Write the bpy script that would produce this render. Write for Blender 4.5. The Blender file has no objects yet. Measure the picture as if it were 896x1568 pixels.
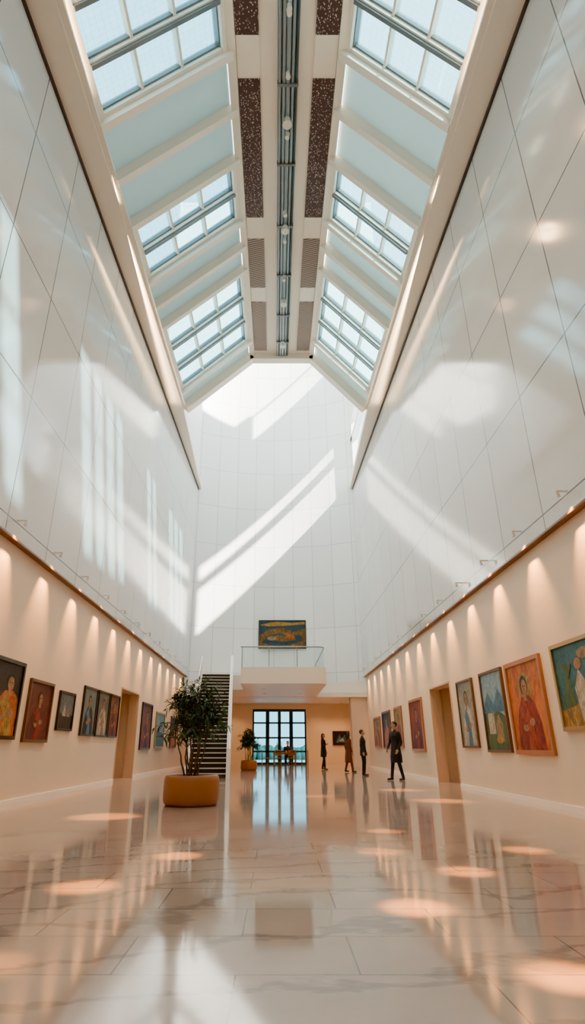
import bpy, math, random
import numpy as np
from mathutils import Vector, Matrix
random.seed(7); rng=random.Random(11)
scene=bpy.context.scene
D=bpy.data
# ------------------------------------------------------------------ materials
def new_mat(name):
    m=D.materials.new(name); m.use_nodes=True
    nt=m.node_tree
    return m,nt,nt.nodes['Principled BSDF']
def N(nt,t,**kw):
    n=nt.nodes.new(t)
    for k,v in kw.items(): setattr(n,k,v)
    return n
def L(nt,a,b): nt.links.new(a,b)
def simple(name,col,rough=.5,metal=0.,spec=.5,noise=0.06,scale=8.):
    m,nt,b=new_mat(name)
    tc=N(nt,'ShaderNodeTexCoord'); nz=N(nt,'ShaderNodeTexNoise'); nz.inputs['Scale'].default_value=scale; nz.inputs['Detail'].default_value=4
    L(nt,tc.outputs['Object'],nz.inputs['Vector'])
    mx=N(nt,'ShaderNodeMix',data_type='RGBA')
    L(nt,nz.outputs['Fac'],mx.inputs['Factor'])
    mx.inputs['A'].default_value=(*[max(0,c*(1-noise)) for c in col],1)
    mx.inputs['B'].default_value=(*[min(1,c*(1+noise)) for c in col],1)
    L(nt,mx.outputs['Result'],b.inputs['Base Color'])
    b.inputs['Roughness'].default_value=rough; b.inputs['Metallic'].default_value=metal
    b.inputs['Specular IOR Level'].default_value=spec
    return m
_pc={}
def paint(ca,cb=None,scale=9.,seed=0):
    if cb is None: cb=tuple(c*.55 for c in ca)
    k=(ca,cb,scale,seed)
    if k in _pc: return _pc[k]
    ca=tuple(c*.72 for c in ca); cb=tuple(c*.62 for c in cb)
    m,nt,b=new_mat('oil_paint_%d'%len(_pc))
    tc=N(nt,'ShaderNodeTexCoord'); mp=N(nt,'ShaderNodeMapping'); mp.inputs['Location'].default_value=(seed*3.1,0,seed*1.7); mp.inputs['Scale'].default_value=(1,1,.55)
    nz=N(nt,'ShaderNodeTexNoise'); nz.inputs['Scale'].default_value=scale; nz.inputs['Detail'].default_value=5; nz.inputs['Distortion'].default_value=1.5
    L(nt,tc.outputs['Object'],mp.inputs['Vector']); L(nt,mp.outputs['Vector'],nz.inputs['Vector'])
    cr=N(nt,'ShaderNodeValToRGB'); cr.color_ramp.elements[0].position=.38; cr.color_ramp.elements[1].position=.62
    cr.color_ramp.elements[0].color=(*ca,1); cr.color_ramp.elements[1].color=(*cb,1)
    L(nt,nz.outputs['Fac'],cr.inputs['Fac']); L(nt,cr.outputs['Color'],b.inputs['Base Color'])
    b.inputs['Roughness'].default_value=.5; b.inputs['Specular IOR Level'].default_value=.3
    _pc[k]=m; return m
def panel_mat(name,col,axis,w,h,oz,rough,joint,ow=0.,mort=.012,spec=.5):
    m,nt,b=new_mat(name)
    tc=N(nt,'ShaderNodeTexCoord'); sp=N(nt,'ShaderNodeSeparateXYZ'); cb=N(nt,'ShaderNodeCombineXYZ')
    L(nt,tc.outputs['Object'],sp.inputs[0])
    ax=N(nt,'ShaderNodeMath',operation='ADD'); ax.inputs[1].default_value=100*w+ow
    az=N(nt,'ShaderNodeMath',operation='ADD'); az.inputs[1].default_value=100*h-oz
    L(nt,sp.outputs[axis],ax.inputs[0]); L(nt,sp.outputs['Z'],az.inputs[0])
    L(nt,ax.outputs[0],cb.inputs[0]); L(nt,az.outputs[0],cb.inputs[1])
    br=N(nt,'ShaderNodeTexBrick'); br.offset=0; br.squash=1
    br.inputs['Scale'].default_value=1; br.inputs['Brick Width'].default_value=w; br.inputs['Row Height'].default_value=h
    br.inputs['Mortar Size'].default_value=mort; br.inputs['Mortar Smooth'].default_value=.1
    br.inputs['Color1'].default_value=(*col,1); br.inputs['Color2'].default_value=(*[c*.93 for c in col],1); br.inputs['Mortar'].default_value=(*joint,1)
    L(nt,cb.outputs[0],br.inputs['Vector']); L(nt,br.outputs['Color'],b.inputs['Base Color'])
    nz=N(nt,'ShaderNodeTexNoise'); nz.inputs['Scale'].default_value=.6; L(nt,tc.outputs['Object'],nz.inputs['Vector'])
    bp=N(nt,'ShaderNodeBump'); bp.inputs['Strength'].default_value=.05; bp.inputs['Distance'].default_value=.05
    L(nt,nz.outputs['Fac'],bp.inputs['Height']); L(nt,bp.outputs[0],b.inputs['Normal'])
    b.inputs['Roughness'].default_value=rough; b.inputs['Specular IOR Level'].default_value=spec
    return m
M={}
M['upper']=panel_mat('gloss_wall_panel',(.68,.68,.66),'Y',2.0,2.68,7.85,.10,(.12,.12,.12),spec=.8,mort=.015)
M['apse']=panel_mat('apse_panel',(.92,.92,.91),'X',1.25,2.7,7.85,.4,(.5,.51,.52),ow=.1,mort=.014)
M['lower']=simple('warm_plaster',(.78,.61,.44),.55,noise=.02,scale=2)
M['cream']=simple('cream_beam',(.93,.82,.68),.5,noise=.02)
M['white']=simple('white_plaster',(.88,.87,.85),.5,noise=.015)
M['fascia']=simple('fascia_cream',(.90,.81,.70),.45,noise=.02)
M['copper']=simple('copper_trim',(.16,.06,.03),.4,.2)
M['dark']=simple('painted_gap_shade',(.05,.035,.03),.6)  # near-black colour standing in for shade in the cornice gap
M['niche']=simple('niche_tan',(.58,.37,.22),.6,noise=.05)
M['frameD']=simple('dark_window_frame',(.03,.05,.06),.4,.4)
M['frameG']=simple('grey_window_frame',(.18,.19,.19),.4,.5)
M['steel']=simple('galvanised_duct',(.28,.30,.31),.35,.8)
M['lamp']=simple('lamp_housing',(.80,.74,.65),.35,.1)
M['tread']=simple('dark_tread',(.03,.024,.021),.4)
M['nosing']=simple('tread_nosing',(.72,.68,.62),.4)
M['terra']=simple('terracotta_glaze',(.30,.105,.035),.38,noise=.12,scale=4)
M['soil']=simple('soil',(.05,.03,.02),.9)
M['bark']=simple('bark',(.10,.065,.04),.8)
M['leaf']=simple('leaf_green',(.018,.050,.022),.5,noise=.5,scale=6)
M['leaf2']=simple('leaf_green_light',(.032,.095,.032),.45,noise=.4,scale=6)
M['wood']=simple('table_wood',(.30,.15,.07),.4,noise=.2)
M['frameW']=simple('picture_frame_brown',(.12,.045,.02),.35,noise=.2)
M['frameO']=simple('picture_frame_oak',(.36,.125,.035),.35,noise=.15)
M['frameK']=simple('picture_frame_black',(.02,.014,.01),.35)
M['frameGd']=simple('picture_frame_gilt',(.4,.25,.09),.35,.5)
m,nt,b=new_mat('roof_opal_panel'); M['opal']=m
b.inputs['Base Color'].default_value=(.62,.76,.76,1); b.inputs['Roughness'].default_value=.5
tr=N(nt,'ShaderNodeBsdfTranslucent'); tr.inputs[0].default_value=(.70,.88,.90,1)
ms=N(nt,'ShaderNodeMixShader'); ms.inputs[0].default_value=.16
L(nt,b.outputs[0],ms.inputs[1]); L(nt,tr.outputs[0],ms.inputs[2]); L(nt,ms.outputs[0],nt.nodes['Material Output'].inputs[0])
def glassmat(name,col,fac):
    m,nt,b=new_mat(name); nt.nodes.remove(b)
    t=N(nt,'ShaderNodeBsdfTransparent'); t.inputs[0].default_value=(*col,1)
    g=N(nt,'ShaderNodeBsdfGlossy'); g.inputs['Roughness'].default_value=.03
    ms=N(nt,'ShaderNodeMixShader'); ms.inputs[0].default_value=fac
    L(nt,t.outputs[0],ms.inputs[1]); L(nt,g.outputs[0],ms.inputs[2]); L(nt,ms.outputs[0],nt.nodes['Material Output'].inputs[0])
    return m
m=glassmat('skylight_wired_glass',(.9,.97,1),.05); M['glass']=m; nt=m.node_tree
tc=N(nt,'ShaderNodeTexCoord'); vo=N(nt,'ShaderNodeTexBrick'); vo.offset=0
vo.inputs['Scale'].default_value=1; vo.inputs['Brick Width'].default_value=.13; vo.inputs['Row Height'].default_value=.13; vo.inputs['Mortar Size'].default_value=.003
vo.inputs['Color1'].default_value=(.36,.66,.75,1); vo.inputs['Color2'].default_value=(.32,.62,.72,1); vo.inputs['Mortar'].default_value=(.24,.40,.44,1)
L(nt,tc.outputs['Object'],vo.inputs['Vector'])
tb=[n for n in nt.nodes if n.type=='BSDF_TRANSPARENT'][0]; L(nt,vo.outputs['Color'],tb.inputs[0])
trl=N(nt,'ShaderNodeBsdfTranslucent'); trl.inputs[0].default_value=(.24,.43,.48,1)
mix0=[n for n in nt.nodes if n.type=='MIX_SHADER'][0]; mix1=N(nt,'ShaderNodeMixShader'); mix1.inputs[0].default_value=.22
L(nt,mix0.outputs[0],mix1.inputs[1]); L(nt,trl.outputs[0],mix1.inputs[2]); L(nt,mix1.outputs[0],[n for n in nt.nodes if n.type=='OUTPUT_MATERIAL'][0].inputs[0])
M['clear']=glassmat('clear_glass',(.96,.97,.97),.04)
M['glassr']=glassmat('railing_glass',(.84,.94,.93),.10)
M['glassw']=glassmat('window_glass',(.15,.42,.52),.08)
# floor marble
m,nt,b=new_mat('marble_floor'); M['floor']=m
tc=N(nt,'ShaderNodeTexCoord')
mp=N(nt,'ShaderNodeMapping'); mp.inputs['Location'].default_value=(50.2,49.84,0)
L(nt,tc.outputs['Object'],mp.inputs['Vector'])
br=N(nt,'ShaderNodeTexBrick'); br.offset=.5; br.inputs['Scale'].default_value=1
br.inputs['Brick Width'].default_value=1.25; br.inputs['Row Height'].default_value=.62; br.inputs['Mortar Size'].default_value=.005; br.inputs['Mortar Smooth'].default_value=.2
br.inputs['Color1'].default_value=(.46,.36,.295,1); br.inputs['Color2'].default_value=(.42,.325,.265,1); br.inputs['Mortar'].default_value=(.17,.115,.085,1)
L(nt,mp.outputs[0],br.inputs['Vector'])
wv=N(nt,'ShaderNodeTexWave'); wv.inputs['Scale'].default_value=.35; wv.inputs['Distortion'].default_value=14; wv.inputs['Detail'].default_value=6; wv.inputs['Detail Scale'].default_value=.9; wv.inputs['Detail Roughness'].default_value=.6
mp2=N(nt,'ShaderNodeMapping'); mp2.inputs['Rotation'].default_value=(0,0,.9); mp2.inputs['Scale'].default_value=(.8,1.7,1)
L(nt,tc.outputs['Object'],mp2.inputs['Vector']); L(nt,mp2.outputs[0],wv.inputs['Vector'])
cr=N(nt,'ShaderNodeValToRGB'); cr.color_ramp.elements[0].position=0; cr.color_ramp.elements[0].color=(.52,.50,.50,1); cr.color_ramp.elements[1].position=.10; cr.color_ramp.elements[1].color=(1,1,1,1)
L(nt,wv.outputs['Fac'],cr.inputs[0])
nz=N(nt,'ShaderNodeTexNoise'); nz.inputs['Scale'].default_value=1.1; nz.inputs['Detail'].default_value=6; L(nt,tc.outputs['Object'],nz.inputs['Vector'])
cr2=N(nt,'ShaderNodeValToRGB'); cr2.color_ramp.elements[0].position=.3; cr2.color_ramp.elements[0].color=(.82,.80,.80,1); cr2.color_ramp.elements[1].position=.7; cr2.color_ramp.elements[1].color=(1,1,1,1)
L(nt,nz.outputs['Fac'],cr2.inputs[0])
mm=N(nt,'ShaderNodeMix',data_type='RGBA',blend_type='MULTIPLY'); mm.inputs['Factor'].default_value=.65
L(nt,br.outputs['Color'],mm.inputs['A']); L(nt,cr.outputs['Color'],mm.inputs['B'])
mm2=N(nt,'ShaderNodeMix',data_type='RGBA',blend_type='MULTIPLY'); mm2.inputs['Factor'].default_value=1
L(nt,mm.outputs['Result'],mm2.inputs['A']); L(nt,cr2.outputs['Color'],mm2.inputs['B']); L(nt,mm2.outputs['Result'],b.inputs['Base Color'])
mr=N(nt,'ShaderNodeMapRange'); mr.inputs['To Min'].default_value=.04; mr.inputs['To Max'].default_value=.11; L(nt,nz.outputs['Fac'],mr.inputs['Value']); L(nt,mr.outputs[0],b.inputs['Roughness'])
b.inputs['Specular IOR Level'].default_value=1.
# perforated brown acoustic panel
m,nt,b=new_mat('perforated_bronze_panel'); M['perf']=m
tc=N(nt,'ShaderNodeTexCoord'); vo=N(nt,'ShaderNodeTexVoronoi'); vo.inputs['Scale'].default_value=20
mp=N(nt,'ShaderNodeMapping'); mp.inputs['Scale'].default_value=(1,.7,1); L(nt,tc.outputs['Object'],mp.inputs[0]); L(nt,mp.outputs[0],vo.inputs['Vector'])
cr=N(nt,'ShaderNodeValToRGB'); cr.color_ramp.elements[0].position=.20; cr.color_ramp.elements[0].color=(.58,.46,.40,1); cr.color_ramp.elements[1].position=.33; cr.color_ramp.elements[1].color=(.055,.024,.022,1)
L(nt,vo.outputs['Distance'],cr.inputs[0]); L(nt,cr.outputs['Color'],b.inputs['Base Color']); b.inputs['Roughness'].default_value=.5
m,nt,b=new_mat('ribbed_bronze_panel'); M['rib']=m
tc=N(nt,'ShaderNodeTexCoord'); wv=N(nt,'ShaderNodeTexWave'); wv.inputs['Scale'].default_value=3.2; wv.inputs['Distortion'].default_value=1.2; wv.bands_direction='Y'
mp=N(nt,'ShaderNodeMapping'); mp.inputs['Rotation'].default_value=(0,0,.3); L(nt,tc.outputs['Object'],mp.inputs[0]); L(nt,mp.outputs[0],wv.inputs['Vector'])
cr=N(nt,'ShaderNodeValToRGB'); cr.color_ramp.elements[0].position=.5; cr.color_ramp.elements[0].color=(.11,.06,.045,1); cr.color_ramp.elements[1].position=.85; cr.color_ramp.elements[1].color=(.45,.35,.28,1)
L(nt,wv.outputs['Fac'],cr.inputs[0]); L(nt,cr.outputs['Color'],b.inputs['Base Color'])
# ------------------------------------------------------------------ mesh builder
class MB:
    def __init__(s): s.v=[]; s.f=[]; s.m=[]; s.mats=[]; s.sm=[]
    def mi(s,mat):
        if mat not in s.mats: s.mats.append(mat)
        return s.mats.index(mat)
    def add(s,vs,fs,mat,smooth=False,T=None):
        o=len(s.v); i=s.mi(mat)
        for v in vs:
            v=Vector(v)
            if T is not None: v=T@v
            s.v.append(tuple(v))
        for f in fs: s.f.append([o+k for k in f]); s.m.append(i); s.sm.append(smooth)
    def hexa(s,p,mat,T=None):
        s.add(p,[(0,3,2,1),(4,5,6,7),(0,1,5,4),(1,2,6,5),(2,3,7,6),(3,0,4,7)],mat,T=T)
    def box(s,x0,x1,y0,y1,z0,z1,mat,T=None):
        s.hexa([(x0,y0,z0),(x1,y0,z0),(x1,y1,z0),(x0,y1,z0),(x0,y0,z1),(x1,y0,z1),(x1,y1,z1),(x0,y1,z1)],mat,T)
    def loft(s,rings,mat,seg=20,smooth=True,T=None,cap=True):
        vs=[];fs=[]
        for (cx,cy,cz,rx,ry) in rings:
            for k in range(seg):
                a=2*math.pi*k/seg; vs.append((cx+rx*math.cos(a),cy+ry*math.sin(a),cz))
        for i in range(len(rings)-1):
            for k in range(seg):
                fs.append((i*seg+k,i*seg+(k+1)%seg,(i+1)*seg+(k+1)%seg,(i+1)*seg+k))
        if cap:
            fs.append(tuple(range(seg-1,-1,-1))); o=(len(rings)-1)*seg; fs.append(tuple(o+k for k in range(seg)))
        s.add(vs,fs,mat,smooth,T)
    def capsule(s,p0,p1,r0,r1,mat,seg=12,T=None,rings=4,scale=None):
        p0=Vector(p0);p1=Vector(p1); d=p1-p0; ln=d.length
        q=d.to_track_quat('Z','Y') if ln>1e-6 else Matrix.Identity(3).to_quaternion()
        vs=[];fs=[];rr=[]
        for i in range(rings+1):
            a=-math.pi/2+ (math.pi/2)*i/rings; rr.append((r0*math.cos(a),r0*math.sin(a)))
        for i in range(rings+1):
            a=(math.pi/2)*i/rings; rr.append((r1*math.cos(a),ln+r1*math.sin(a)))
        for (r,z) in rr:
            r=max(r,1e-4)
            for k in range(seg):
                a=2*math.pi*k/seg; vs.append(p0+q@Vector((r*math.cos(a),r*math.sin(a),z)))
        n=len(rr)
        for i in range(n-1):
            for k in range(seg): fs.append((i*seg+k,i*seg+(k+1)%seg,(i+1)*seg+(k+1)%seg,(i+1)*seg+k))
        fs.append(tuple(range(seg-1,-1,-1))); o=(n-1)*seg; fs.append(tuple(o+k for k in range(seg)))
        s.add(vs,fs,mat,True,T)
    def ell(s,c,r,mat,seg=16,rings=10,T=None):
        vs=[];fs=[]
        for i in range(rings+1):
            a=-math.pi/2+math.pi*i/rings
            for k in range(seg):
                t=2*math.pi*k/seg; cr_=max(math.cos(a),1e-3)
                vs.append((c[0]+r[0]*cr_*math.cos(t),c[1]+r[1]*cr_*math.sin(t),c[2]+r[2]*math.sin(a)))
        for i in range(rings):
            for k in range(seg): fs.append((i*seg+k,i*seg+(k+1)%seg,(i+1)*seg+(k+1)%seg,(i+1)*seg+k))
        fs.append(tuple(range(seg-1,-1,-1))); o=rings*seg; fs.append(tuple(o+k for k in range(seg)))
        s.add(vs,fs,mat,True,T)
    def cyl(s,p0,p1,r0,r1,mat,seg=14,T=None):
        p0=Vector(p0);p1=Vector(p1); d=p1-p0; q=d.to_track_quat('Z','Y'); vs=[]
        for p,r in ((p0,r0),(p1,r1)):
            for k in range(seg):
                a=2*math.pi*k/seg; vs.append(p+q@Vector((r*math.cos(a),r*math.sin(a),0)))
        s.add(vs,[(k,(k+1)%seg,seg+(k+1)%seg,seg+k) for k in range(seg)],mat,True,T)
        s.add(vs,[tuple(range(seg-1,-1,-1)),tuple(range(seg,2*seg))],mat,False,T)
    def prism(s,poly,axis,a0,a1,mat,T=None):
        n=len(poly)
        def P(p,a): return {'x':(a,p[0],p[1]),'y':(p[0],a,p[1]),'z':(p[0],p[1],a)}[axis]
        vs=[P(p,a0) for p in poly]+[P(p,a1) for p in poly]
        fs=[tuple(range(n-1,-1,-1)),tuple(range(n,2*n))]+[(k,(k+1)%n,n+(k+1)%n,n+k) for k in range(n)]
        s.add(vs,fs,mat,T=T)
    def obj(s,name,parent=None,loc=(0,0,0),rot=(0,0,0),bevel=0,fixn=True):
        me=D.meshes.new(name); me.from_pydata(s.v,[],s.f)
        for m_ in s.mats: me.materials.append(m_)
        me.polygons.foreach_set('material_index',s.m); me.polygons.foreach_set('use_smooth',s.sm)
        me.update()
        if fixn:
            import bmesh
            bm=bmesh.new(); bm.from_mesh(me); bmesh.ops.recalc_face_normals(bm,faces=bm.faces); bm.to_mesh(me); bm.free()
        o=D.objects.new(name,me); scene.collection.objects.link(o); o.location=loc; o.rotation_euler=rot
        if parent: o.parent=parent
        if bevel:
            b_=o.modifiers.new('bevel','BEVEL'); b_.width=bevel; b_.segments=2; b_.limit_method='ANGLE'
        return o
def empty(name,loc=(0,0,0),rot=(0,0,0)):
    e=D.objects.new(name,None); scene.collection.objects.link(e); e.location=loc; e.rotation_euler=rot; e.empty_display_size=.2
    return e
# ------------------------------------------------------------------ dimensions (metres)
W=5.25; YB=-8.; YG=23.4; YA=34.0; ZTOP=30.5; ZBAND=4.85
def zc(y): return 14.65+.069*y
ZL=.2; ZH=3.25
XL,XH={-1:-4.5,1:4.5},{-1:-1.28,1:1.90}
YR=39.2
b=MB(); b.box(-6.4,6.4,YB-.3,YR+.3,-.2,0,M['floor']); b.obj('floor')
def lower_wall(side,name,d0,d1,dz):
    b=MB(); x0,x1=sorted((side*5.28,side*5.6))
    b.box(x0,x1,YB,d0,0,ZBAND,M['lower']); b.box(x0,x1,d1,YR,0,ZBAND,M['lower']); b.box(x0,x1,d0,d1,dz,ZBAND,M['lower'])
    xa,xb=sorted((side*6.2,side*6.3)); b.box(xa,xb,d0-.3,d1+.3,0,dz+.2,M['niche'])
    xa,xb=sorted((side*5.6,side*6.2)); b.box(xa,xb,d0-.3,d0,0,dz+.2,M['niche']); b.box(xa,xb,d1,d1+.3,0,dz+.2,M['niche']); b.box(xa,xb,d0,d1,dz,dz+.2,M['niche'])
    xa,xb=sorted((side*5.15,side*5.6))
    y0,y1=YB,YA
    b.hexa([(xa,y0,ZBAND),(xb,y0,ZBAND),(xb,y1,ZBAND),(xa,y1,ZBAND),(xa,y0,zc(y0)),(xb,y0,zc(y0)),(xb,y1,zc(y1)),(xa,y1,zc(y1))],M['upper'])
    return b
YL=YG+.3
b=lower_wall(-1,'wall_left',20.1,22.8,2.95)
b.box(-5.58,-5.2,YL,YA+.3,15.5,ZTOP-.02,M['white']); b.obj('wall_left')
b=lower_wall(1,'wall_right',17.7,20.1,2.9)
Wh=M['white']
for z0,z1 in [(16.2,16.9),(20.4,20.75),(21.9,28.2)]: b.box(5.2,5.58,YL,YA+.3,z0,z1,Wh)
b.box(5.2,5.58,33.4,YA+.3,16.9,21.9,Wh); b.box(5.2,5.58,YL,YG+.45,16.9,21.9,Wh)
b.box(5.2,5.58,YL,28.0,28.2,ZTOP-.02,Wh); b.box(5.2,5.58,YA+.1,YA+.3,28.2,ZTOP-.02,Wh)
b.obj('wall_right')
b=MB(); b.box(-5.6,5.6,YB-.3,YB,0,20,M['white']); b.obj('wall_back')
for side,d0,d1,dz,n in((-1,20.1,22.8,2.95,'trim_1'),(1,17.7,20.1,2.9,'trim_2')):
    b=MB(); x0,x1=sorted((side*5.262,side*5.62))
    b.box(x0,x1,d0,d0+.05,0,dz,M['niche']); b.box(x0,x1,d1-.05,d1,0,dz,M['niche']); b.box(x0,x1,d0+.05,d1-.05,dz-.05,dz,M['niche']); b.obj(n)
for side,n in((-1,'trim_3'),(1,'trim_4')):
    b=MB(); x0,x1=sorted((side*5.13,side*5.285)); b.box(x0,x1,YB,YA,ZBAND-.035,ZBAND+.004,M['copper']); b.obj(n)
for side,n in((-1,'gap_shade_left'),(1,'gap_shade_right')):  # dark strips under the cornice, shade of the shadow gap put into colour
    b=MB(); xa,xb=sorted((side*5.10,side*5.15)); y0,y1=YB,YA
    b.hexa([(xa,y0,zc(y0)-.1),(xb,y0,zc(y0)-.1),(xb,y1,zc(y1)-.1),(xa,y1,zc(y1)-.1),(xa,y0,zc(y0)),(xb,y0,zc(y0)),(xb,y1,zc(y1)),(xa,y1,zc(y1))],M['dark']); b.obj(n)
for side,n in((-1,'baseboard_left'),(1,'baseboard_right')):
    b=MB(); x0,x1=sorted((side*5.255,side*5.28)); dd=(20.1,22.8) if side<0 else (17.7,20.1)
    b.box(x0,x1,YB,dd[0],0,.09,M['fascia']); b.box(x0,x1,dd[1],YR,0,.09,M['fascia']); b.obj(n)
def apseY(x,off=0): 
    R=(W*W+1.3*1.3)/(2*1.3); return YA+1.3-R+math.sqrt(R*R-x*x)+off
def arcstrip(b,z0,z1,off0,off1,mat,n=48,x0=-5.3,x1=5.3):
    xs=[x0+(x1-x0)*i/n for i in range(n+1)]
    vs=[];fs=[]
    for x in xs: vs+= [(x,apseY(x,off0),z0),(x,apseY(x,off0),z1),(x,apseY(x,off1),z0),(x,apseY(x,off1),z1)]
    for i in range(n):
        a=4*i;c=a+4
        fs+=[(a,c,c+1,a+1),(a+2,a+3,c+3,c+2),(a,a+2,c+2,c),(a+1,c+1,c+3,a+3)]
    fs+=[(0,1,3,2),(4*n,4*n+2,4*n+3,4*n+1)]
    b.add(vs,fs,mat)
b=MB(); arcstrip(b,4.62,ZTOP-.01,0,.3,M['apse']); arcstrip(b,3.69,4.62,-.06,.3,M['fascia']); b.obj('wall_front')
b=MB()
b.box(-5.3,5.3,YA-.1,YR,3.7,3.95,M['fascia']); b.obj('ceiling_lobby')
wx0,wx1,wz=-1.5,2.0,3.35
b=MB(); b.box(-5.6,wx0,YR,YR+.3,0,3.95,M['lower']); b.box(wx1,5.6,YR,YR+.3,0,3.95,M['lower']); b.box(wx0,wx1,YR,YR+.3,wz,3.95,M['lower']); b.obj('wall_lobby')
b=MB(); b.box(4.35,5.28,YA+.1,YA+.5,0,3.69,M['lower']); b.box(4.3,4.35,YA+.1,YA+.5,0,3.69,M['niche']); b.obj('wall_pier')
b=MB(); y0,y1=YR+.05,YR+.17
def bar(x0,x1,z0,z1,mat=None): b.box(x0,x1,y0,y1,z0,z1,mat or M['frameD'])
bar(wx0,wx1,wz-.16,wz); bar(wx0,wx1,0,.14)
cols=[wx0,-.52,.25,1.02,wx1]
for i,x in enumerate(cols): w_=.12 if i in(1,3) else .10; bar(max(wx0,x-w_),min(wx1,x+w_),.14,wz-.16)
for z in (.78,1.6,2.50): bar(wx0,wx1,z-.05,z+.05)
b.box(.08,.12,YR-.03,YR+.05,.95,1.35,M['steel']); b.box(.38,.42,YR-.03,YR+.05,.95,1.35,M['steel'])
yy=YR+.11; b.add([(wx0,yy,.1),(wx1,yy,.1),(wx1,yy,wz-.1),(wx0,yy,wz-.1)],[(0,1,2,3)],M['glassw'])
b.obj('window_1')
M['ground']=simple('terrace_stone',(.30,.40,.42),.6); M['hedge']=simple('hedge_green',(.03,.08,.07),.8,noise=.6,scale=3)
b=MB(); b.box(-30,30,YR+.3,90,-.3,-.06,M['ground']); b.obj('terrace_ground')
b=MB(); R_=random.Random(4)
for i in range(90):
    x=-12+24*i/90; b.ell((x,58+R_.uniform(-.5,.5),.3+R_.uniform(0,.3)),(.5,.6,.7),M['hedge'],8,6)
b.obj('garden_hedge')
# ------------------------------------------------------------------ roof
def SP(side,u,y,n):
    x=XL[side]+(XH[side]-XL[side])*u; z=zc(y)+ZL+(ZH-ZL)*u
    dx=XH[side]-XL[side]; dz=ZH-ZL; l=math.hypot(dx,dz); nx,nz=(-dz/l,dx/l) if side<0 else (dz/l,-dx/l)
    return (x+nx*n,y,z+nz*n)
def sbox(b,side,u0,u1,y0,y1,n0,n1,mat):
    b.hexa([SP(side,u0,y0,n0),SP(side,u1,y0,n0),SP(side,u1,y1,n0),SP(side,u0,y1,n0),SP(side,u0,y0,n1),SP(side,u1,y0,n1),SP(side,u1,y1,n1),SP(side,u0,y1,n1)],mat)
def ybox(b,x0,x1,y0,y1,h0,h1,mat):
    b.hexa([(x0,y0,zc(y0)+h0),(x1,y0,zc(y0)+h0),(x1,y1,zc(y1)+h0),(x0,y1,zc(y1)+h0),(x0,y0,zc(y0)+h1),(x1,y0,zc(y0)+h1),(x1,y1,zc(y1)+h1),(x0,y1,zc(y1)+h1)],mat)
bays=[('W',-8,-4.6,3),('S',-4.6,-3.0,1),('S',-3.0,-1.4,1),('W',-1.4,1.2,2),('S',1.2,2.8,1),('S',2.8,4.4,1),('W',4.4,9.3,4),('S',9.3,10.85,1),('S',10.85,12.45,1),('W',12.45,14.9,2),('S',14.9,16.1,1),('S',16.1,17.3,1),('W',17.3,22.1,3),('S',22.1,23.4,1)]
C=M['cream']; roof=MB(); win=MB()
for side in(-1,1):
    x0,x1=sorted((side*4.5,side*5.6)); ybox(roof,x0,x1,YB,YG,0,.32,C)
    xi0,xi1,xo=side*4.5,side*4.98,side*5.6; y0,y1=YG,YA+.3
    q=[(xi0,y0),(xo,y0),(xo,y1),(xi1,y1)]
    if side<0: q=[q[1],q[0],q[3],q[2]]
    roof.hexa([(x,y,zc(y)) for x,y in q]+[(x,y,zc(y)+.32) for x,y in q],C)
    x0,x1=sorted((side*4.42,side*4.5)); ybox(roof,x0,x1,YB,YG,.06,.32,M['fascia'])
    for t,y0,y1,nr in bays:
        sbox(roof,side,0,1,y0-.10,y0+.10,-.22,.3,C)
        if t=='S':
            sbox(roof,side,0,1,y0+.1,y1-.1,.12,.2,M['opal'])
            sbox(roof,side,0,1,y0+.1,y0+.16,.06,.12,M['frameG'])
        else:
            ya,yb=y0+.1,y1-.1
            sbox(roof,side,0,.06,ya,yb,-.05,.3,C); sbox(roof,side,.95,1,ya,yb,-.05,.3,C)
            hgt=(yb-ya)/nr
            for r in range(nr+1):
                yc=ya+r*hgt; wd=.09
                y_0,y_1=max(ya,yc-wd),min(yb,yc+wd)
                sbox(roof,side,.06,.95,y_0,y_1,-.02,.3,C)
                if 0<r<nr: sbox(roof,side,.06,.95,yc-.05,yc+.05,-.10,-.02,M['frameG'])
            for r in range(nr):
                a=ya+r*hgt+.09; c=ya+(r+1)*hgt-.09
                sbox(win,side,.06,.95,a,a+.045,.1,.26,M['frameG']); sbox(win,side,.06,.95,c-.045,c,.1,.26,M['frameG'])
                for k in range(4):
                    u=.06+.89*k/3
                    sbox(win,side,max(.06,u-.008),min(.95,u+.008),a,c,.06,.26,C if k in(1,2) else M['frameG'])
                win.add([SP(side,.06,a,.2),SP(side,.95,a,.2),SP(side,.95,c,.2),SP(side,.06,c,.2)],[(0,1,2,3)],M['glass'])
    sbox(roof,side,0,1,YG-.15,YG+.31,-.3,.4,C)
    x0,x1=sorted((XH[side],XH[side]+(.16 if side<0 else -.16))); ybox(roof,x0-.04,x1+.04,YB,YG+.3,ZH-.1,ZH+.31,C)
ybox(roof,XH[-1],XH[1],YB,YG+.3,ZH,ZH+.3,C)
ybox(roof,XH[-1],XH[1],YG-.15,YG+.29,ZH-.3,ZH,C)
ceil=roof.obj('ceiling'); win.obj('window_skylights')
b=MB(); y=YG+.2
poly=[(-5.6,zc(y)+.3),(-4.5,zc(y)+ZL+.2),(XH[-1],zc(y)+ZH+.2),(XH[1],zc(y)+ZH+.2),(4.5,zc(y)+ZL+.2),(5.6,zc(y)+.3),(5.6,ZTOP),(-5.6,ZTOP)]
b.prism(poly,'y',YG+.2,YG+.4,M['white']); b.obj('wall_gable')
b=MB(); oy0,oy1=26.5,34.9
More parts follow.
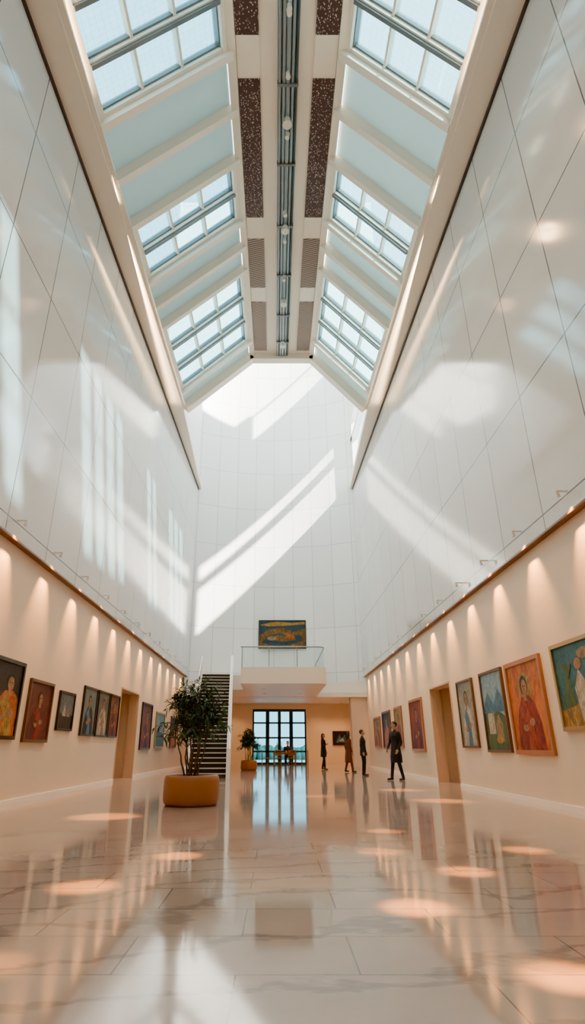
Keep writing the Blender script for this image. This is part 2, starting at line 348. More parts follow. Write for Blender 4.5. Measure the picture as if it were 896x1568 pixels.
b.box(-5.62,5.62,YG+.18,oy0,ZTOP,ZTOP+.25,M['white']); b.box(-5.62,-5.1,oy0,36,ZTOP,ZTOP+.25,M['white']); b.box(5.56,5.62,oy0,36,ZTOP-.06,ZTOP+.1,M['white']); b.box(-5.1,5.56,oy1,36,ZTOP,ZTOP+.25,M['white'])
b.box(-.06,.06,oy0,oy1,ZTOP,ZTOP+.2,C)
b.obj('ceiling_lantern')
b=MB(); b.add([(-5.1,oy0,ZTOP+.08),(5.58,oy0,ZTOP+.08),(5.58,oy1,ZTOP+.08),(-5.1,oy1,ZTOP+.08)],[(0,1,2,3)],M['clear']); b.obj('window_lantern')
b=MB()
for y0_,y1_,z0_,z1_ in((YG+.45,33.4,16.9,20.4),(YG+.45,33.4,20.75,21.9),(28.0,YA+.1,28.2,ZTOP)): b.add([(5.4,y0_,z0_),(5.4,y1_,z0_),(5.4,y1_,z1_),(5.4,y0_,z1_)],[(0,1,2,3)],M['clear'])
b.obj('window_clerestory')
# ridge acoustic panels
b=MB()
segs=[(-8,-3,'perf'),(-2,3,'perf'),(4,8.85,'perf'),(9.95,14.75,'perf'),(15.75,18.4,'rib'),(19.3,22.9,'rib')]
PLX=((-1.06,-.44),(1.06,1.69))
for (a,c,k) in segs:
    for xa,xb in PLX: ybox(b,xa,xb,a,c,ZH-.06,ZH-.004,M[k])
for (a,c) in ((8.85,9.95),(14.75,15.75),(18.4,19.3)):
    for xa,xb in PLX: ybox(b,xa,xb,a,c,ZH-.04,ZH-.004,M['cream'])
b.obj('acoustic_panels',parent=ceil)
b=MB()
def rp(x,y,h): return (x,y,zc(y)+h)
ybox(b,.06,.64,YB,YG-.2,ZH-.04,ZH-.004,M['frameG'])
for x,r in((.12,.045),(.24,.055),(.36,.07),(.49,.05),(.58,.035)):
    b.cyl(rp(x,YB,ZH-.13),rp(x,YG-.2,ZH-.13),r,r,M['steel'] if r>.04 else M['frameD'])
for y in (-4,0,4,7,10,12.5,15,17.5,20,22):
    ybox(b,.05,.65,y,y+.08,ZH-.22,ZH-.02,M['frameG'])
b.obj('ceiling_duct',parent=ceil)
# ------------------------------------------------------------------ balcony
b=MB(); bx0,bx1,by=-1.6,2.35,26.6
r=.45; pts=[(bx0,by)]
for k in range(7):
    a=-math.pi/2+math.pi/2*k/6; pts.append((bx1-r+r*math.cos(a),by+r+r*math.sin(a)))
pts+= [(bx1,apseY(bx1)-.08),(0.4,apseY(.4)-.08),(-1.6,apseY(-1.6)-.08),(-3.9,apseY(-3.9)-.08),(-3.9,29.75),(bx0,29.75)]
b.prism(pts,'z',3.72,4.45,M['fascia'])
bal=b.obj('balcony')
b=MB()
rp_=pts[:9]+[(bx1,33.6)]
for i in range(len(rp_)-1):
    p,q=Vector(rp_[i]),Vector(rp_[i+1])
    if (q-p).length<1e-3: continue
    n_=Vector((-(q-p).y,(q-p).x)).normalized()*.012
    a=p+n_*6;c=q+n_*6
    b.add([(a.x,a.y,4.45),(c.x,c.y,4.45),(c.x,c.y,5.35),(a.x,a.y,5.35)],[(0,1,2,3)],M['glassr'])
    b.capsule((a.x,a.y,5.37),(c.x,c.y,5.37),.03,.03,M['steel'],seg=8)
for x in (bx0+.05,-.3,1.0): b.cyl((x,by+.09,4.45),(x,by+.09,5.36),.018,.018,M['steel'],seg=8)
b.obj('glass_railing',parent=bal)
# ------------------------------------------------------------------ staircase
st=empty('staircase',(-2.50,22.4,0),(0,0,math.radians(4.0)))
b=MB(); n=26; rise=4.45/n; run=.275; hw=.70
for i in range(n):
    y=i*run; z=(i+1)*rise
    b.box(-hw,hw,y,y+run+.02,max(0,z-rise-.15),z-.045,M['tread']); b.box(-hw,hw,y-.03,y+run,z-.045,z,M['tread'])
    b.box(-hw,hw,y-.042,y-.03,z-.035,z,M['nosing'])
b.obj('treads',parent=st)
b=MB(); LY=n*run
b.prism([(-.25,0),(LY+.1,0),(LY+.1,4.45+.9),(LY-.1,4.45+.9),(-.05,1.0),(-.25,1.0)],'x',hw,hw+.14,M['white'])
b.prism([(-.2,0),(.25,0),(LY,4.1),(LY,4.5),(-.2,.32)],'x',-hw-.08,-hw,M['white']); b.obj('stringers',parent=st)
b=MB()
for k in range(0,n,2): b.cyl((-hw-.04,k*run+.1,(k+1)*rise),(-hw-.04,k*run+.1,(k+1)*rise+.95),.014,.014,M['lamp'],seg=8)
b.capsule((-hw-.04,0.1,1.12),(-hw-.04,(n-2)*run+.1,(n-1)*rise+.97),.03,.03,M['lamp'],seg=10)
b.capsule((hw+.07,-.15,1.04),(hw+.07,LY,5.4),.03,.03,M['lamp'],seg=10)
b.obj('handrail',parent=st)
# ------------------------------------------------------------------ paintings
def ellipse(cx,cz,rx,rz,n=20,a0=0,a1=2*math.pi): return [(cx+rx*math.cos(a0+(a1-a0)*k/n),cz+rz*math.sin(a0+(a1-a0)*k/n)) for k in range(n)]
def painting(name,place,a,z0,z1,wid,layers,frame='frameW',fw=.06,bg=None):
    h=z1-z0
    b=MB(); dpt=.06
    x0,x1=-wid/2,wid/2
    F=M[frame]
    b.box(x0,x1,0-dpt,0,0,fw,F); b.box(x0,x1,-dpt,0,h-fw,h,F); b.box(x0,x0+fw,-dpt,0,fw,h-fw,F); b.box(x1-fw,x1,-dpt,0,fw,h-fw,F)
    b.box(x0+fw,x1-fw,-.03,0,fw,h-fw,bg)
    iw,ih=wid/2-fw,h/2-fw
    for k,(poly,mat) in enumerate(layers):
        pp=[(max(-1,min(1,p[0]))*iw,h/2+max(-1,min(1,p[1]))*ih) for p in poly]
        b.prism(pp,'y',-.0305-.0012*(k+1),-.029,mat)
    if place=='L': loc=(-5.279,a,z0); rz=math.radians(90)
    elif place=='R': loc=(5.279,a,z0); rz=math.radians(-90)
    else: loc=(a[0],a[1],z0); rz=0
    return b.obj(name,loc=loc,rot=(0,0,rz))
def portrait(robe,skin,hair,robe2=None,side=0,halo=None):
    s=side; L_=[]
    if halo: L_.append((ellipse(.05+s,.45,.42,.34),halo))
    L_.append(([(-.75+s,-1),(-.7+s,-.5),(-.5+s,-.05),(-.22+s,.22),(.2+s,.25),(.5+s,.05),(.72+s,-.4),(.8+s,-1)],robe))
    L_.append((ellipse(s,.48,.23,.24),hair))
    L_.append((ellipse(s+.02,.43,.16,.2),skin))
    L_.append(([(-.1+s,.12),(.12+s,.12),(.08+s,.3),(-.06+s,.3)],skin))
    if robe2: L_.append(([(-.45+s,-.1),(-.1+s,.16),(.25+s,-.3),(.35+s,-1),(-.2+s,-1),(-.05+s,-.5)],robe2))
    L_.append((ellipse(s+.22,-.38,.16,.09),skin)); L_.append((ellipse(s-.2,-.5,.15,.08),skin))
    L_.append(([(s-.06,.47),(s-.01,.48),(s-.01,.455),(s-.06,.45)],hair)); L_.append(([(s+.06,.48),(s+.11,.47),(s+.11,.45),(s+.06,.455)],hair))
    return L_
SK=paint((.50,.24,.11),(.33,.13,.055)); HB=paint((.03,.015,.01)); 
ORG=paint((.65,.17,.02),(.40,.07,.01)); RED=paint((.38,.03,.015),(.16,.015,.01)); BLK=paint((.02,.015,.012),(.05,.03,.02)); TEAL=paint((.02,.10,.13),(.05,.2,.2)); BLU=paint((.03,.12,.22),(.12,.28,.36)); GOLD=paint((.55,.32,.06),(.3,.14,.03)); SKY=paint((.35,.5,.55),(.2,.36,.45)); OCH=paint((.45,.28,.12),(.22,.14,.07)); CRM=paint((.65,.56,.42),(.42,.34,.24)); GRN=paint((.05,.1,.04),(.12,.16,.06)); MAR=paint((.16,.03,.02),(.07,.012,.01)); ORBG=paint((.75,.2,.02),(.5,.10,.01),4)
DKB=paint((.02,.05,.08),(.05,.09,.11)); BRNP=paint((.30,.15,.04),(.12,.06,.02))
painting('portrait_painting','L',11.2,1.18,2.66,1.85,portrait(ORG,SK,HB,GOLD,.45),'frameK',.07,BLK)
painting('portrait_painting','L',13.2,1.14,2.42,1.35,portrait(MAR,SK,HB,RED),'frameW',.06,paint((.20,.04,.02),(.10,.02,.01)))
painting('landscape_painting','L',14.9,1.42,2.33,1.1,[([(-1,-1),(1,-1),(1,-.25),(.4,-.1),(-.2,-.3),(-1,-.05)],BLK),([(-.5,-.3),(-.2,.45),(0,-.3)],CRM),([(.1,-.3),(.35,.25),(.6,-.3)],OCH)],'frameK',.05,paint((.1,.13,.14),(.25,.24,.22)))
trip=[(16.75,1.2,portrait(BLK,SK,HB,BLU)),(18.1,1.2,portrait(CRM,SK,HB,OCH)),(19.35,1.1,portrait(RED,SK,HB,BLK))]
for i,(yc,w_,ly) in enumerate(trip): painting('triptych_painting','L',yc,1.33,2.62,w_,ly,'frameK',.045,[paint((.12,.2,.22),(.3,.28,.2)),paint((.07,.1,.12),(.3,.2,.1)),paint((.35,.1,.02),(.1,.03,.02))][i])
painting('portrait_painting','L',24.4,.95,2.7,1.9,portrait(RED,SK,HB,BLK),'frameK',.07,paint((.25,.06,.02),(.1,.03,.02)))
painting('seascape_painting','L',27.3,1.0,2.5,2.0,[([(-1,-1),(1,-1),(1,-.2),(-1,0)],TEAL)],'frameGd',.07,SKY)
painting('portrait_painting','L',31.0,1.0,2.5,1.8,portrait(ORG,SK,HB),'frameW',.07,BLK)
painting('garden_painting','R',10.0,1.31,2.82,1.85,[([(-1,-1),(1,-1),(1,-.5),(.3,-.35),(-1,-.6)],GOLD),([(-.9,-.6),(-.6,.3),(-.45,.2),(-.35,-.5)],GRN),([(-.2,-.9),(-.3,-.1),(-.05,.35),(.2,-.05),(.35,-.9)],CRM),(ellipse(-.03,.48,.14,.14),SK),([(.4,-.7),(.5,.2),(.7,.5),(.9,.1),(.95,-.7)],GOLD),(ellipse(.3,.7,.3,.14),OCH),([(-.5,.15),(-.75,.6),(-.3,.5)],GRN)],'frameGd',.07,TEAL)
painting('robed_figure_painting','R',12.35,.9,2.78,1.82,portrait(RED,SK,HB,paint((.5,.07,.02),(.25,.02,.01)),-.05,GOLD),'frameO',.09,ORBG)
painting('village_painting','R',14.25,.93,2.78,1.5,[([(-1,-1),(1,-1),(1,-.2),(.3,0),(-.4,-.15),(-1,.1)],GRN),([(-.7,-.6),(-.7,-.1),(-.4,.15),(-.1,-.1),(-.1,-.6)],CRM),([(0,-.8),(0,-.35),(.3,-.1),(.6,-.35),(.6,-.8)],OCH),([(-1,.1),(-.5,.5),(0,.15),(.5,.55),(1,.2),(1,-.05),(-1,-.05)],BLU),(ellipse(.2,-.75,.3,.1),GOLD)],'frameW',.06,SKY)
painting('draped_figure_painting','R',16.3,1.03,2.77,1.35,portrait(CRM,SK,paint((.1,.05,.03)),BLU),'frameW',.05,paint((.4,.36,.25),(.22,.25,.2)))
painting('portrait_painting','R',22.3,.9,2.72,2.0,portrait(MAR,SK,HB,RED),'frameO',.09,paint((.4,.05,.02),(.2,.03,.01)))
painting('portrait_painting','R',25.6,1.0,2.65,1.5,portrait(RED,SK,HB),'frameO',.08,GOLD)
painting('portrait_painting','R',28.4,.95,2.62,2.0,portrait(ORG,SK,HB),'frameW',.08,BLK)
painting('portrait_painting','R',31.0,1.0,2.48,1.9,portrait(RED,SK,HB,GOLD),'frameO',.08,OCH)
painting('swirl_landscape_painting','F',(.42,apseY(1.9)-.0),6.62,8.38,2.95,[([(-1,-.1),(-.6,.35),(0,.5),(.5,.2),(1,.45),(1,-1),(-1,-1)],BRNP),([(-.9,-.6),(-.6,-.1),(-.1,.1),(.2,-.1),(.8,-.05),(.9,-.45),(.3,-.8),(-.4,-.85)],DKB),([(-.7,-.35),(-.2,-.05),(.5,-.2),(.6,-.4),(0,-.55)],BRNP),(ellipse(-.45,-.3,.2,.16),OCH),([(.15,.05),(.5,-.05),(.55,-.3),(.2,-.25)],ORG),([(-1,.7),(-.3,.95),(.4,.85),(1,.95),(1,.75),(.2,.65),(-.6,.6)],GOLD)],'frameK',.05,DKB)
painting('abstract_painting','F',(4.25,YR),1.15,2.0,1.1,[([(-.7,-.7),(-.2,.6),(.1,-.2),(.5,.7),(.7,-.7)],BLU),([(-.3,-.5),(.2,.1),(.4,-.5)],CRM)],'frameK',.05,BLK)
# ------------------------------------------------------------------ plants
def plant(name,loc,pr,ph,crown_z,crown_r,crown_h,ntw,nl,ll,seed,stems=9,topz=None):
    R=random.Random(seed); root=empty(name,loc)
    b=MB()
    b.loft([(0,0,0,pr*.84,pr*.84),(0,0,.012,pr*.90,pr*.90),(0,0,.05,pr*.965,pr*.965),(0,0,.11,pr*.995,pr*.995),(0,0,ph*.45,pr,pr),(0,0,ph-.10,pr*.99,pr*.99),(0,0,ph-.04,pr*.965,pr*.965),(0,0,ph-.01,pr*.93,pr*.93),(0,0,ph,pr*.90,pr*.90),(0,0,ph-.01,pr*.87,pr*.87),(0,0,ph-.07,pr*.86,pr*.86)],M['terra'],48)
    b.loft([(0,0,ph-.075,pr*.859,pr*.859),(0,0,ph-.06,pr*.8,pr*.8),(0,0,ph-.03,pr*.3,pr*.3)],M['soil'],24)
    b.obj('pot',parent=root)
    b=MB(); nodes=[]
    for i in range(stems):
        a=2*math.pi*i/stems+R.random()*.5; r0=.05+.10*R.random()
        p=Vector((r0*math.cos(a),r0*math.sin(a),ph-.05)); rad=.017+.008*R.random()
        tgt=Vector((crown_r*.45*math.cos(a)*R.uniform(.3,1.1),crown_r*.45*math.sin(a)*R.uniform(.3,1.1),crown_z+crown_h*R.uniform(-.1,.75)))
        ns=7
        for s_ in range(ns):
            t=(s_+1)/ns; q=Vector((r0*math.cos(a),r0*math.sin(a),ph-.05)).lerp(tgt,t)+Vector((R.uniform(-.025,.025),R.uniform(-.025,.025),0))
            b.cyl(p,q,rad*(1-.75*(t-1/ns)),rad*(1-.75*t),M['bark'],7); p=q
            if t>.45: nodes.append(q.copy())
    for i in range(ntw):
        o=R.choice(nodes); az=R.uniform(0,2*math.pi); el=R.uniform(-.45,1.35)
        tz=crown_z+crown_h*math.sin(el)*R.uniform(.65,1.15)+R.uniform(-.05,.05); tr=crown_r*math.cos(el)*R.uniform(.55,1.12)
        tip=Vector((tr*math.cos(az),tr*math.sin(az),tz)); mid=o.lerp(tip,.5)+Vector((0,0,.16*crown_r/.7))
        prev=o; 
        for s_ in range(1,9):
            t=s_/8; q=o*(1-t)**2+mid*2*t*(1-t)+tip*t*t
            b.cyl(prev,q,.006*(1.2-t),.006*(1.15-t),M['bark'],4); d=(q-prev)
            if t>.3:
                for j in range(nl):
                    base=prev.lerp(q,R.random()); d_=d.normalized()
                    sidev=d_.cross(Vector((R.uniform(-1,1),R.uniform(-1,1),R.uniform(.2,1)))).normalized()*(1 if R.random()<.5 else -1)
                    dirv=(sidev*.8+d_*R.uniform(.4,1.1)+Vector((0,0,R.uniform(-.6,.15)))).normalized()
                    l=ll*R.uniform(.6,1.15); wv_=dirv.cross(Vector((R.uniform(-.4,.4),R.uniform(-.4,.4),1))).normalized()*l*.10
                    up=wv_.cross(dirv).normalized()*l*.06; dr=Vector((0,0,-l*.18))
                    vs=[base,base+dirv*l*.35+wv_+up,base+dirv*l*.35-wv_+up,base+dirv*l*.35,base+dirv*l*.7+wv_*.8+dr*.5+up,base+dirv*l*.7-wv_*.8+dr*.5+up,base+dirv*l*.7+dr*.5,base+dirv*l+dr]
                    b.add(vs,[(0,3,1),(0,2,3),(1,3,6,4),(3,2,5,6),(4,6,7),(6,5,7)],M['leaf'] if R.random()<.72 else M['leaf2'])
            prev=q
    b.obj('foliage',parent=root,fixn=False)
    return root
plant('potted_bush',(-1.66,12.35,0),.55,.54,1.48,.80,.86,98,4,.16,3)
plant('potted_bush',(-1.3,30.0,0),.40,.45,1.25,.60,.60,75,4,.17,5,stems=6)
# ------------------------------------------------------------------ people
def cloth(name,c,r=.8): return simple(name,c,r,noise=.15,scale=20)
SKN=simple('skin',(.42,.23,.15),.5,noise=.05); 
BLKC=cloth('black_wool',(.010,.010,.012)); NAVY=cloth('charcoal_suit',(.016,.018,.023)); BRN=cloth('brown_cloth',(.12,.04,.022)); SHOE=simple('black_leather',(.012,.01,.01),.3); HAIR=simple('dark_hair',(.015,.01,.008),.5,noise=.3,scale=40); GREY=cloth('grey_trousers',(.04,.04,.045)); WHT=simple('eye_white',(.8,.8,.8),.3); LIP=simple('lips',(.35,.1,.08),.5)
def remeshed(b,vox,smooth=3):
    o=b.obj('tmp'); o.modifiers.clear()
    r_=o.modifiers.new('r','REMESH'); r_.mode='VOXEL'; r_.voxel_size=vox
    s_=o.modifiers.new('s','SMOOTH'); s_.factor=.5; s_.iterations=smooth
    dg=bpy.context.evaluated_depsgraph_get(); dg.update()
    me=D.meshes.new_from_object(o.evaluated_get(dg))
    vs=[v.co.copy() for v in me.vertices]; fs=[tuple(p.vertices) for p in me.polygons]
    D.objects.remove(o,do_unlink=True); return vs,fs
def person(name,loc,rotz,H=1.75,top=BLKC,bottom=BLKC,hair=HAIR,lean=0.,turn=0.,arms=None,legs=None,coat=None,longhair=False,hip_z=.93,female=False,bun=False):
    s=H/1.75
    Tt=Matrix.Translation((0,0,hip_z-.93))
    U=Tt@Matrix.Translation((0,0,.93))@Matrix.Rotation(lean,4,'X')@Matrix.Translation((0,0,-.93))
    Hd=U@Matrix.Translation((0,0,1.52))@Matrix.Rotation(turn,4,'Z')@Matrix.Translation((0,0,-1.52))
    b=MB(); prims=[]
    def cap(p0,p1,r0,r1,mat,T=None):
        p0=Vector(p0);p1=Vector(p1)
        if T is not None: p0=T@p0;p1=T@p1
        b.capsule(p0,p1,r0,r1,mat,12); prims.append((np.array(p0),np.array(p1),r0,r1,mat))
    def ell(c,r,mat,T):
        b.ell(c,r,mat,T=T); c2=np.array(T@Vector(c)); rr=(r[0]+r[1]+r[2])/3; prims.append((c2,c2+1e-5,rr,rr,mat))
    sh=.165 if female else .195
    tor=[(0,0,.84,.13,.10),(0,0,.90,.165,.118),(0,0,.97,.170,.120),(0,0,1.08,.135 if female else .158,.110),(0,0,1.2,.158,.118),(0,-.005,1.32,sh,.125),(0,.0,1.40,sh*.93,.10),(0,.005,1.45,.11,.075),(0,.005,1.48,.06,.055)]
    b.loft(tor,top,20,T=U)
    for (cx,cy,cz,rx,ry) in tor[2:-1]:
        for sx in (-.5,0,.5):
            c=np.array(U@Vector((cx+sx*rx,cy,cz))); prims.append((c,c+1e-5,ry,ry,top))
    for sx in(-.5,.5):
        c=np.array(U@Vector((sx*.16,0,.87))); prims.append((c,c+1e-5,.1,.1,bottom if coat is None else top))
    cap((0,.008,1.44),(0,-.012,1.57),.055,.05,SKN,U)
    ell((0,-.012,1.655),(.076,.093,.108),SKN,Hd); ell((0,-.045,1.592),(.052,.055,.05),SKN,Hd)
    cap((0,-.102,1.655),(0,-.122,1.622),.009,.014,SKN,Hd)
    ell((.077,0,1.645),(.012,.02,.032),SKN,Hd); ell((-.077,0,1.645),(.012,.02,.032),SKN,Hd)
    ell((0,.016,1.69),(.084,.096,.092),hair,Hd)
    if longhair: 
        ell((0,.05,1.60),(.087,.066,.13),hair,Hd); ell((0,.07,1.47),(.08,.045,.10),hair,Hd)
    if bun: ell((0,.12,1.70),(.04,.04,.04),hair,Hd)
    A=arms or {}
    hands=[]
    for sd in(-1,1):
        S=Vector((sd*sh*.98,0,1.405)); E,Wr=A.get(sd,((sd*.245,.03,1.13),(sd*.255,-.04,.88)))
        S=U@S; E=U@Vector(E); Wr=U@Vector(Wr)
        cap(S,E,.055,.045,top); cap(E,Wr,.045,.033,top); cap(Wr-(Wr-E).normalized()*.01,Wr+(Wr-E).normalized()*.025,.024,.022,SKN)
        hands.append((sd,Wr,(Wr-E).normalized()))
    LG=legs or {}
    for sd in(-1,1):
        Hp,K,An=LG.get(sd,((sd*.088,0,.90),(sd*.10,-.015,.50),(sd*.105,.02,.10)))
        Hp=Vector(Hp);K=Vector(K);An=Vector(An)
        cap(Hp,K,.090,.064,bottom); cap(K,An,.062,.050,bottom)
        cap(An+Vector((0,.025,-.060)),An+Vector((sd*.02,-.16,-.068)),.038,.031,SHOE)
        cap(An+Vector((0,.01,-.01)),An+Vector((0,.02,-.05)),.04,.042,SHOE)
    if coat:
        z1_,w1_=coat
        b.loft([(0,0,z1_,w1_,w1_*.72),(0,0,(z1_+.9)/2,w1_*.97,w1_*.72),(0,0,.93,.182,.132),(0,0,1.1,.162,.118),(0,0,1.2,.155,.11)],top,20,T=U if lean<.2 else None)
    vs,fs=remeshed(b,.0105)
    for v in vs: v.z=max(v.z,.002)
    cen=np.array([np.mean([vs[i] for i in f],axis=0) for f in fs])
    best=np.full(len(fs),1e9); bi=np.zeros(len(fs),int); mats=[]
    for p0,p1,r0,r1,mat in prims:
        d=p1-p0; t=np.clip(((cen-p0)@d)/max(d@d,1e-12),0,1); dist=np.linalg.norm(cen-(p0+t[:,None]*d),axis=1)-(r0+(r1-r0)*t)
        if mat not in mats: mats.append(mat)
        k=mats.index(mat); u=dist<best; best[u]=dist[u]; bi[u]=k
    out=MB(); out.v=[tuple(v) for v in vs]; out.f=[list(f) for f in fs]; out.sm=[True]*len(fs); out.mats=mats; mm_=list(bi)
    if coat:
        kt=mats.index(top)
        for i,c in enumerate(cen):
            if coat[0]-.02<c[2]<1.0 and mats[mm_[i]]==bottom and abs(c[2]-coat[0])>.012: mm_[i]=kt
    Hi=Hd.inverted(); kh=mats.index(hair); ks=mats.index(SKN)
    for i,c in enumerate(cen):
        q=Hi@Vector(c)
        if q.z>1.50 and (Vector(c)-(Hd@Vector((0,0,1.65)))).length<.22:
            if mats[mm_[i]] in(hair,SKN):
                ear=abs(q.x)>.080 and abs(q.y)<.026 and 1.61<q.z<1.68
                if longhair: hr=q.z>1.715 or q.y>-.01
                else: hr=q.z>1.715 or (q.y>.0 and q.z>1.605 and not ear) or (abs(q.x)>.066 and q.z>1.675 and q.y>-.045)
                if q.z>1.56 or longhair: mm_[i]=kh if hr else ks
    out.m=[int(k) for k in mm_]
    for sx in(-.031,.031):
        out.ell((sx,-.093,1.662),(.013,.010,.008),WHT,T=Hd); out.ell((sx,-.100,1.662),(.006,.005,.006),HAIR,T=Hd); out.ell((sx,-.097,1.682),(.018,.008,.004),hair,T=Hd)
    out.ell((0,-.098,1.597),(.023,.008,.006),LIP,T=Hd)
    for sd,Wr,Dv in hands:
        hb=MB(); z=Dv; inn=Vector((-sd,0,0)); inn=(inn-z*inn.dot(z)); inn=inn.normalized() if inn.length>.1 else Vector((0,-1,0)); fw_=z.cross(inn)*(-1)
        if fw_.y>0: fw_=-fw_
        def P(a,c,n_): return Wr+z*a+fw_*c+inn*n_
        for c in (-.026,-.009,.009,.026): hb.capsule(P(.01,c*.8,0),P(.085,c,0.004),.015,.0125,SKN,8)
        for c,l in((.029,.070),(.010,.080),(-.010,.074),(-.029,.058)):
            a0=P(.085,c,.004);a1=P(.085+l*.5,c*1.04,.010);a2=P(.085+l*.8,c*1.04,.026);a3=P(.085+l*.93,c*1.04,.040)
            hb.capsule(a0,a1,.0095,.009,SKN,8); hb.capsule(a1,a2,.009,.0082,SKN,8); hb.capsule(a2,a3,.0082,.0072,SKN,8)
        hb.capsule(P(.02,.022,.004),P(.055,.046,.016),.014,.0115,SKN,8); hb.capsule(P(.055,.046,.016),P(.088,.048,.028),.011,.0085,SKN,8)
        hv,hf=remeshed(hb,.0045,2); out.add(hv,hf,SKN,True)
    o=out.obj(name,loc=loc,rot=(0,0,rotz),fixn=False); o.scale=(s,s,s); return o
rad=math.radians
person('standing_man',(4.18,21.2,0),rad(-60),1.86,top=BLKC,bottom=NAVY,coat=(.52,.225),turn=rad(-20),
    arms={-1:((-.25,-.02,1.14),(-.20,-.17,.94)),1:((.25,.03,1.13),(.23,-.10,.91))},legs={-1:((-.088,0,.90),(-.12,-.06,.50),(-.16,-.10,.10)),1:((.088,0,.90),(.12,.0,.50),(.15,.10,.10))})
person('standing_man',(3.52,24.5,0),rad(70),1.68,top=NAVY,bottom=BLKC,turn=rad(10),lean=-.03,coat=(.76,.195),arms={-1:((-.25,.04,1.14),(-.24,-.03,.9)),1:((.25,.04,1.14),(.24,-.05,.9))})
person('standing_woman',(3.3,27.6,0),rad(115),1.66,top=BRN,bottom=BRN,hair=HAIR,coat=(.42,.21),longhair=True,female=True,lean=.04,legs={-1:((-.08,0,.90),(-.09,-.08,.50),(-.09,-.14,.10)),1:((.08,0,.90),(.09,.02,.50),(.09,.14,.12))})
person('standing_woman',(2.42,30.8,0),rad(60),1.66,top=BLKC,bottom=BLKC,female=True,longhair=True,coat=(.62,.20),arms={-1:((-.22,-.03,1.14),(-.13,-.20,1.22)),1:((.22,.04,1.14),(.23,-.04,.9))},legs={-1:((-.08,0,.90),(-.09,-.08,.50),(-.09,-.10,.10)),1:((.08,0,.90),(.09,.02,.50),(.09,.12,.11))})
def chair(loc,rz):
    b=MB(); w=M['wood']
    for x in(-.19,.19):
        b.box(x-.02,x+.02,-.20,-.16,0,.43,w); b.box(x-.02,x+.02,.16,.20,0,.88,w)
    b.box(-.22,.22,-.21,.21,.43,.46,w)
    for z in(.58,.70,.82): b.box(-.17,.17,.17,.19,z,z+.06,w)
    b.box(-.17,.17,-.19,-.17,.2,.23,w); b.box(-.17,.17,.17,.19,.2,.23,w)
    b.obj('dining_chair',loc=loc,rot=(0,0,rz),bevel=.005)
TY=36.6
b=MB(); b.box(-.75,.75,-.4,.4,.71,.75,M['wood']); b.box(-.68,.68,-.34,.34,.64,.71,M['wood'])
for x in(-.68,.62):
    for y in(-.34,.28): b.box(x,x+.06,y,y+.06,0,.64,M['wood'])
b.obj('dining_table',loc=(.55,TY,0),bevel=.006)
chair((.15,TY-.72,0),rad(180)); chair((.95,TY-.72,0),rad(180)); chair((-.62,TY,0),rad(90)); chair((1.75,TY,0),rad(-90))
person('seated_man',(.75,TY+.66,0),0,1.75,top=NAVY,bottom=GREY,hip_z=.55,lean=.06,
   arms={-1:((-.25,-.08,1.17),(-.14,-.28,1.20)),1:((.25,-.08,1.17),(.14,-.28,1.20))},
   legs={-1:((-.09,0,.55),(-.12,-.38,.53),(-.12,-.38,.10)),1:((.09,0,.55),(.12,-.38,.53),(.12,-.38,.10))})
chair((.75,TY+.68,0),0)
# ------------------------------------------------------------------ lights
def aim(o,tgt): 
    d=Vector(tgt)-o.location; o.rotation_euler=d.to_track_quat('-Z','Y').to_euler()
def spot(name,loc,tgt,e,size,blend,col,r=.03,parent=None):
    l=D.lights.new(name,'SPOT'); l.energy=e; l.spot_size=math.radians(size); l.spot_blend=blend; l.color=col; l.shadow_soft_size=r
    o=D.objects.new(name,l); scene.collection.objects.link(o); o.location=loc; aim(o,tgt)
    if parent: o.parent=parent
    return o
WARM=(1.,.46,.13)
for side,y0,n in((-1,.4,'wall_spotlights'),(1,1.0,'wall_spotlights')):
    b=MB(); root=empty(n)
    y=y0
    while y<33.5:
        xa,xb=sorted((side*4.95,side*5.16)); b.box(xa,xb,y-.012,y+.012,5.20,5.225,M['lamp'])
        b.cyl((side*4.955,y,5.22),(side*4.975,y,5.10),.025,.035,M['lamp'],12)
        spot('lamp',(side*4.978,y,5.08),(side*5.28,y,3.9),420,60,.95,WARM,.02,root)
        y+=2.0
    b.obj('fixtures',parent=root)
root=empty('track_spotlights'); b=MB()
pools=[(1.0,4.75,.33,1),(1.74,6.0,.32,.8),(1.45,3.45,.28,1.2),(-1.56,5.4,.34,.8),(-1.02,6.8,.31,.7),(-2.8,10.4,.70,.8),(1.13,7.05,.32,.5),(2.75,7.15,.34,.6),(1.48,8.65,.32,.5),(3.5,13.3,.75,.8),(-1.5,3.6,.28,.25),(3.3,16.5,.75,.6),(1.0,14.5,.55,.3)]
for i,(px,py,pr,st_) in enumerate(pools):
    ly=py+1.0; lx=.35; lz=zc(ly)+ZH-.5
    d=(Vector((px,py,0))-Vector((lx,ly,lz))).normalized()
    p=Vector((lx,ly,lz)); b.cyl(p-d*.22,p,.05,.07,M['lamp'],12); b.cyl((lx,ly,lz+.2),(lx,ly,lz+.35),.02,.02,M['lamp'],8)
    spot('lamp',p+d*.02,(px,py,0),95000*st_,2*math.degrees(math.atan(pr*.95/lz)),1.,(1,.38,.07),.05,root)
for ly in (3,7,11,15,19,22):  # invented wide floods with housings, added to lift the hall's ambient light
    lx=.35; lz=zc(ly)+ZH-.5; b.cyl((lx,ly,lz),(lx,ly,lz+.28),.14,.09,M['lamp'],16)
    spot('added_fill_flood',(lx,ly,lz-.02),(lx,ly+1.,0),900,110,.8,(1,.60,.30),.3,root)
b.obj('fixtures',parent=root)
root=empty('added_fill_strips'); b=MB()  # fill strips added along the cornice to brighten roof and hall
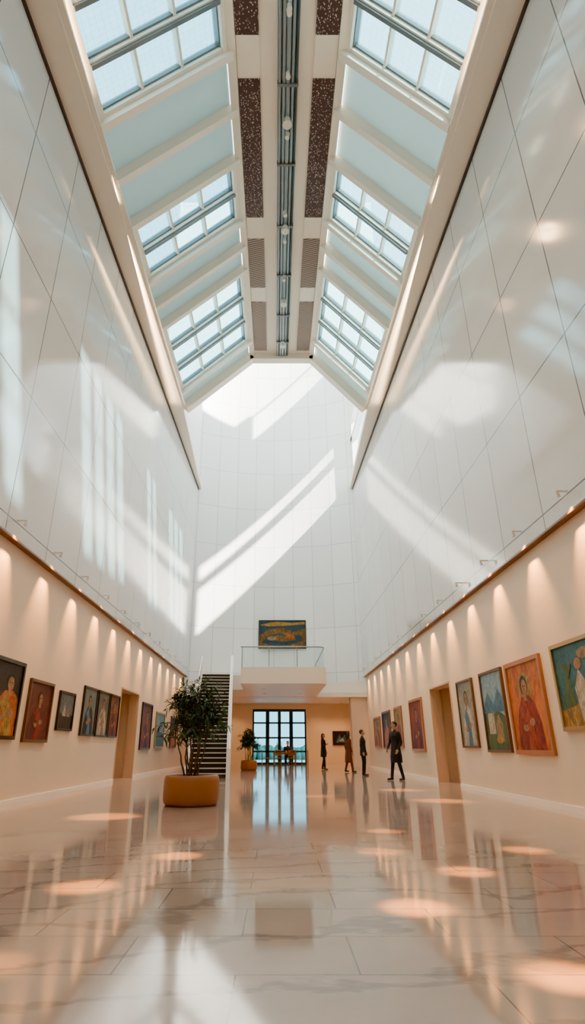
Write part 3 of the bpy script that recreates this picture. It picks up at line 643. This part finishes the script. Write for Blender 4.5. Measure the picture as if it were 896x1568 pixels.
for side in(-1,1):
    x0,x1=sorted((side*4.36,side*4.42)); ybox(b,x0,x1,YB,YG-.3,.06,.14,M['fascia'])
    l=D.lights.new('fill_strip','AREA'); l.shape='RECTANGLE'; l.size=.05; l.size_y=30.5; l.energy=200; l.color=(1,.72,.42)
    o=D.objects.new('fill_strip',l); scene.collection.objects.link(o); yc=(YB+YG-.3)/2; o.location=(side*4.38,yc,zc(yc)+.17); o.parent=root
    zd=Vector((side*.75,0,-.66)).normalized()
    yd=Vector((0,1,.069)); yd=(yd-zd*yd.dot(zd)).normalized(); xd=yd.cross(zd)
    o.rotation_euler=Matrix((xd,yd,zd)).transposed().to_euler()
b.obj('fixtures',parent=root)
root=empty('recessed_downlights'); b=MB()
for (x,y) in [(-4,36.5),(-2.6,38),(2.9,38),(4.2,38),(4.6,36.2),(-.3,36.6),(1.2,36.6),(-.6,29),(1.3,29),(-.6,32),(1.3,32),(3.6,35.6)]:
    z=3.70 if y>33.9 else 3.72
    b.cyl((x,y,z-.02),(x,y,z),.09,.09,M['lamp'],16)
    spot('lamp',(x,y,z-.04),(x,y,0),130,120,.8,(1,.56,.25),.06,root)
b.obj('fixtures',parent=root)
# sun
s=D.lights.new('sun','SUN'); s.energy=24; s.angle=math.radians(1.2); s.color=(1,.92,.79)
so=D.objects.new('sun',s); scene.collection.objects.link(so); so.rotation_euler=Vector((-1.,1.,-1.)).to_track_quat('-Z','Y').to_euler(); so.location=(20,-20,40)
# world sky
w=D.worlds.new('sky'); scene.world=w; w.use_nodes=True; nt=w.node_tree; bg=nt.nodes['Background']
tc=N(nt,'ShaderNodeTexCoord'); sp=N(nt,'ShaderNodeSeparateXYZ'); L(nt,tc.outputs['Generated'],sp.inputs[0])
cr=N(nt,'ShaderNodeValToRGB'); e=cr.color_ramp.elements; e[0].position=0.; e[0].color=(.74,.86,.90,1); e[1].position=.9; e[1].color=(.55,.75,.85,1)
L(nt,sp.outputs['Z'],cr.inputs[0]); L(nt,cr.outputs['Color'],bg.inputs['Color']); bg.inputs['Strength'].default_value=4.8
# ------------------------------------------------------------------ camera
c=D.cameras.new('camera'); co=D.objects.new('camera',c); scene.collection.objects.link(co)
co.location=(0,0,1.05); co.rotation_euler=(math.radians(90+22.7),0,0)
c.sensor_fit='VERTICAL'; c.sensor_height=36; c.lens=19.745; c.shift_x=.0166; c.clip_end=500
scene.camera=co
scene.view_settings.view_transform='AgX'; scene.view_settings.look='AgX - Punchy'; scene.view_settings.exposure=1.15
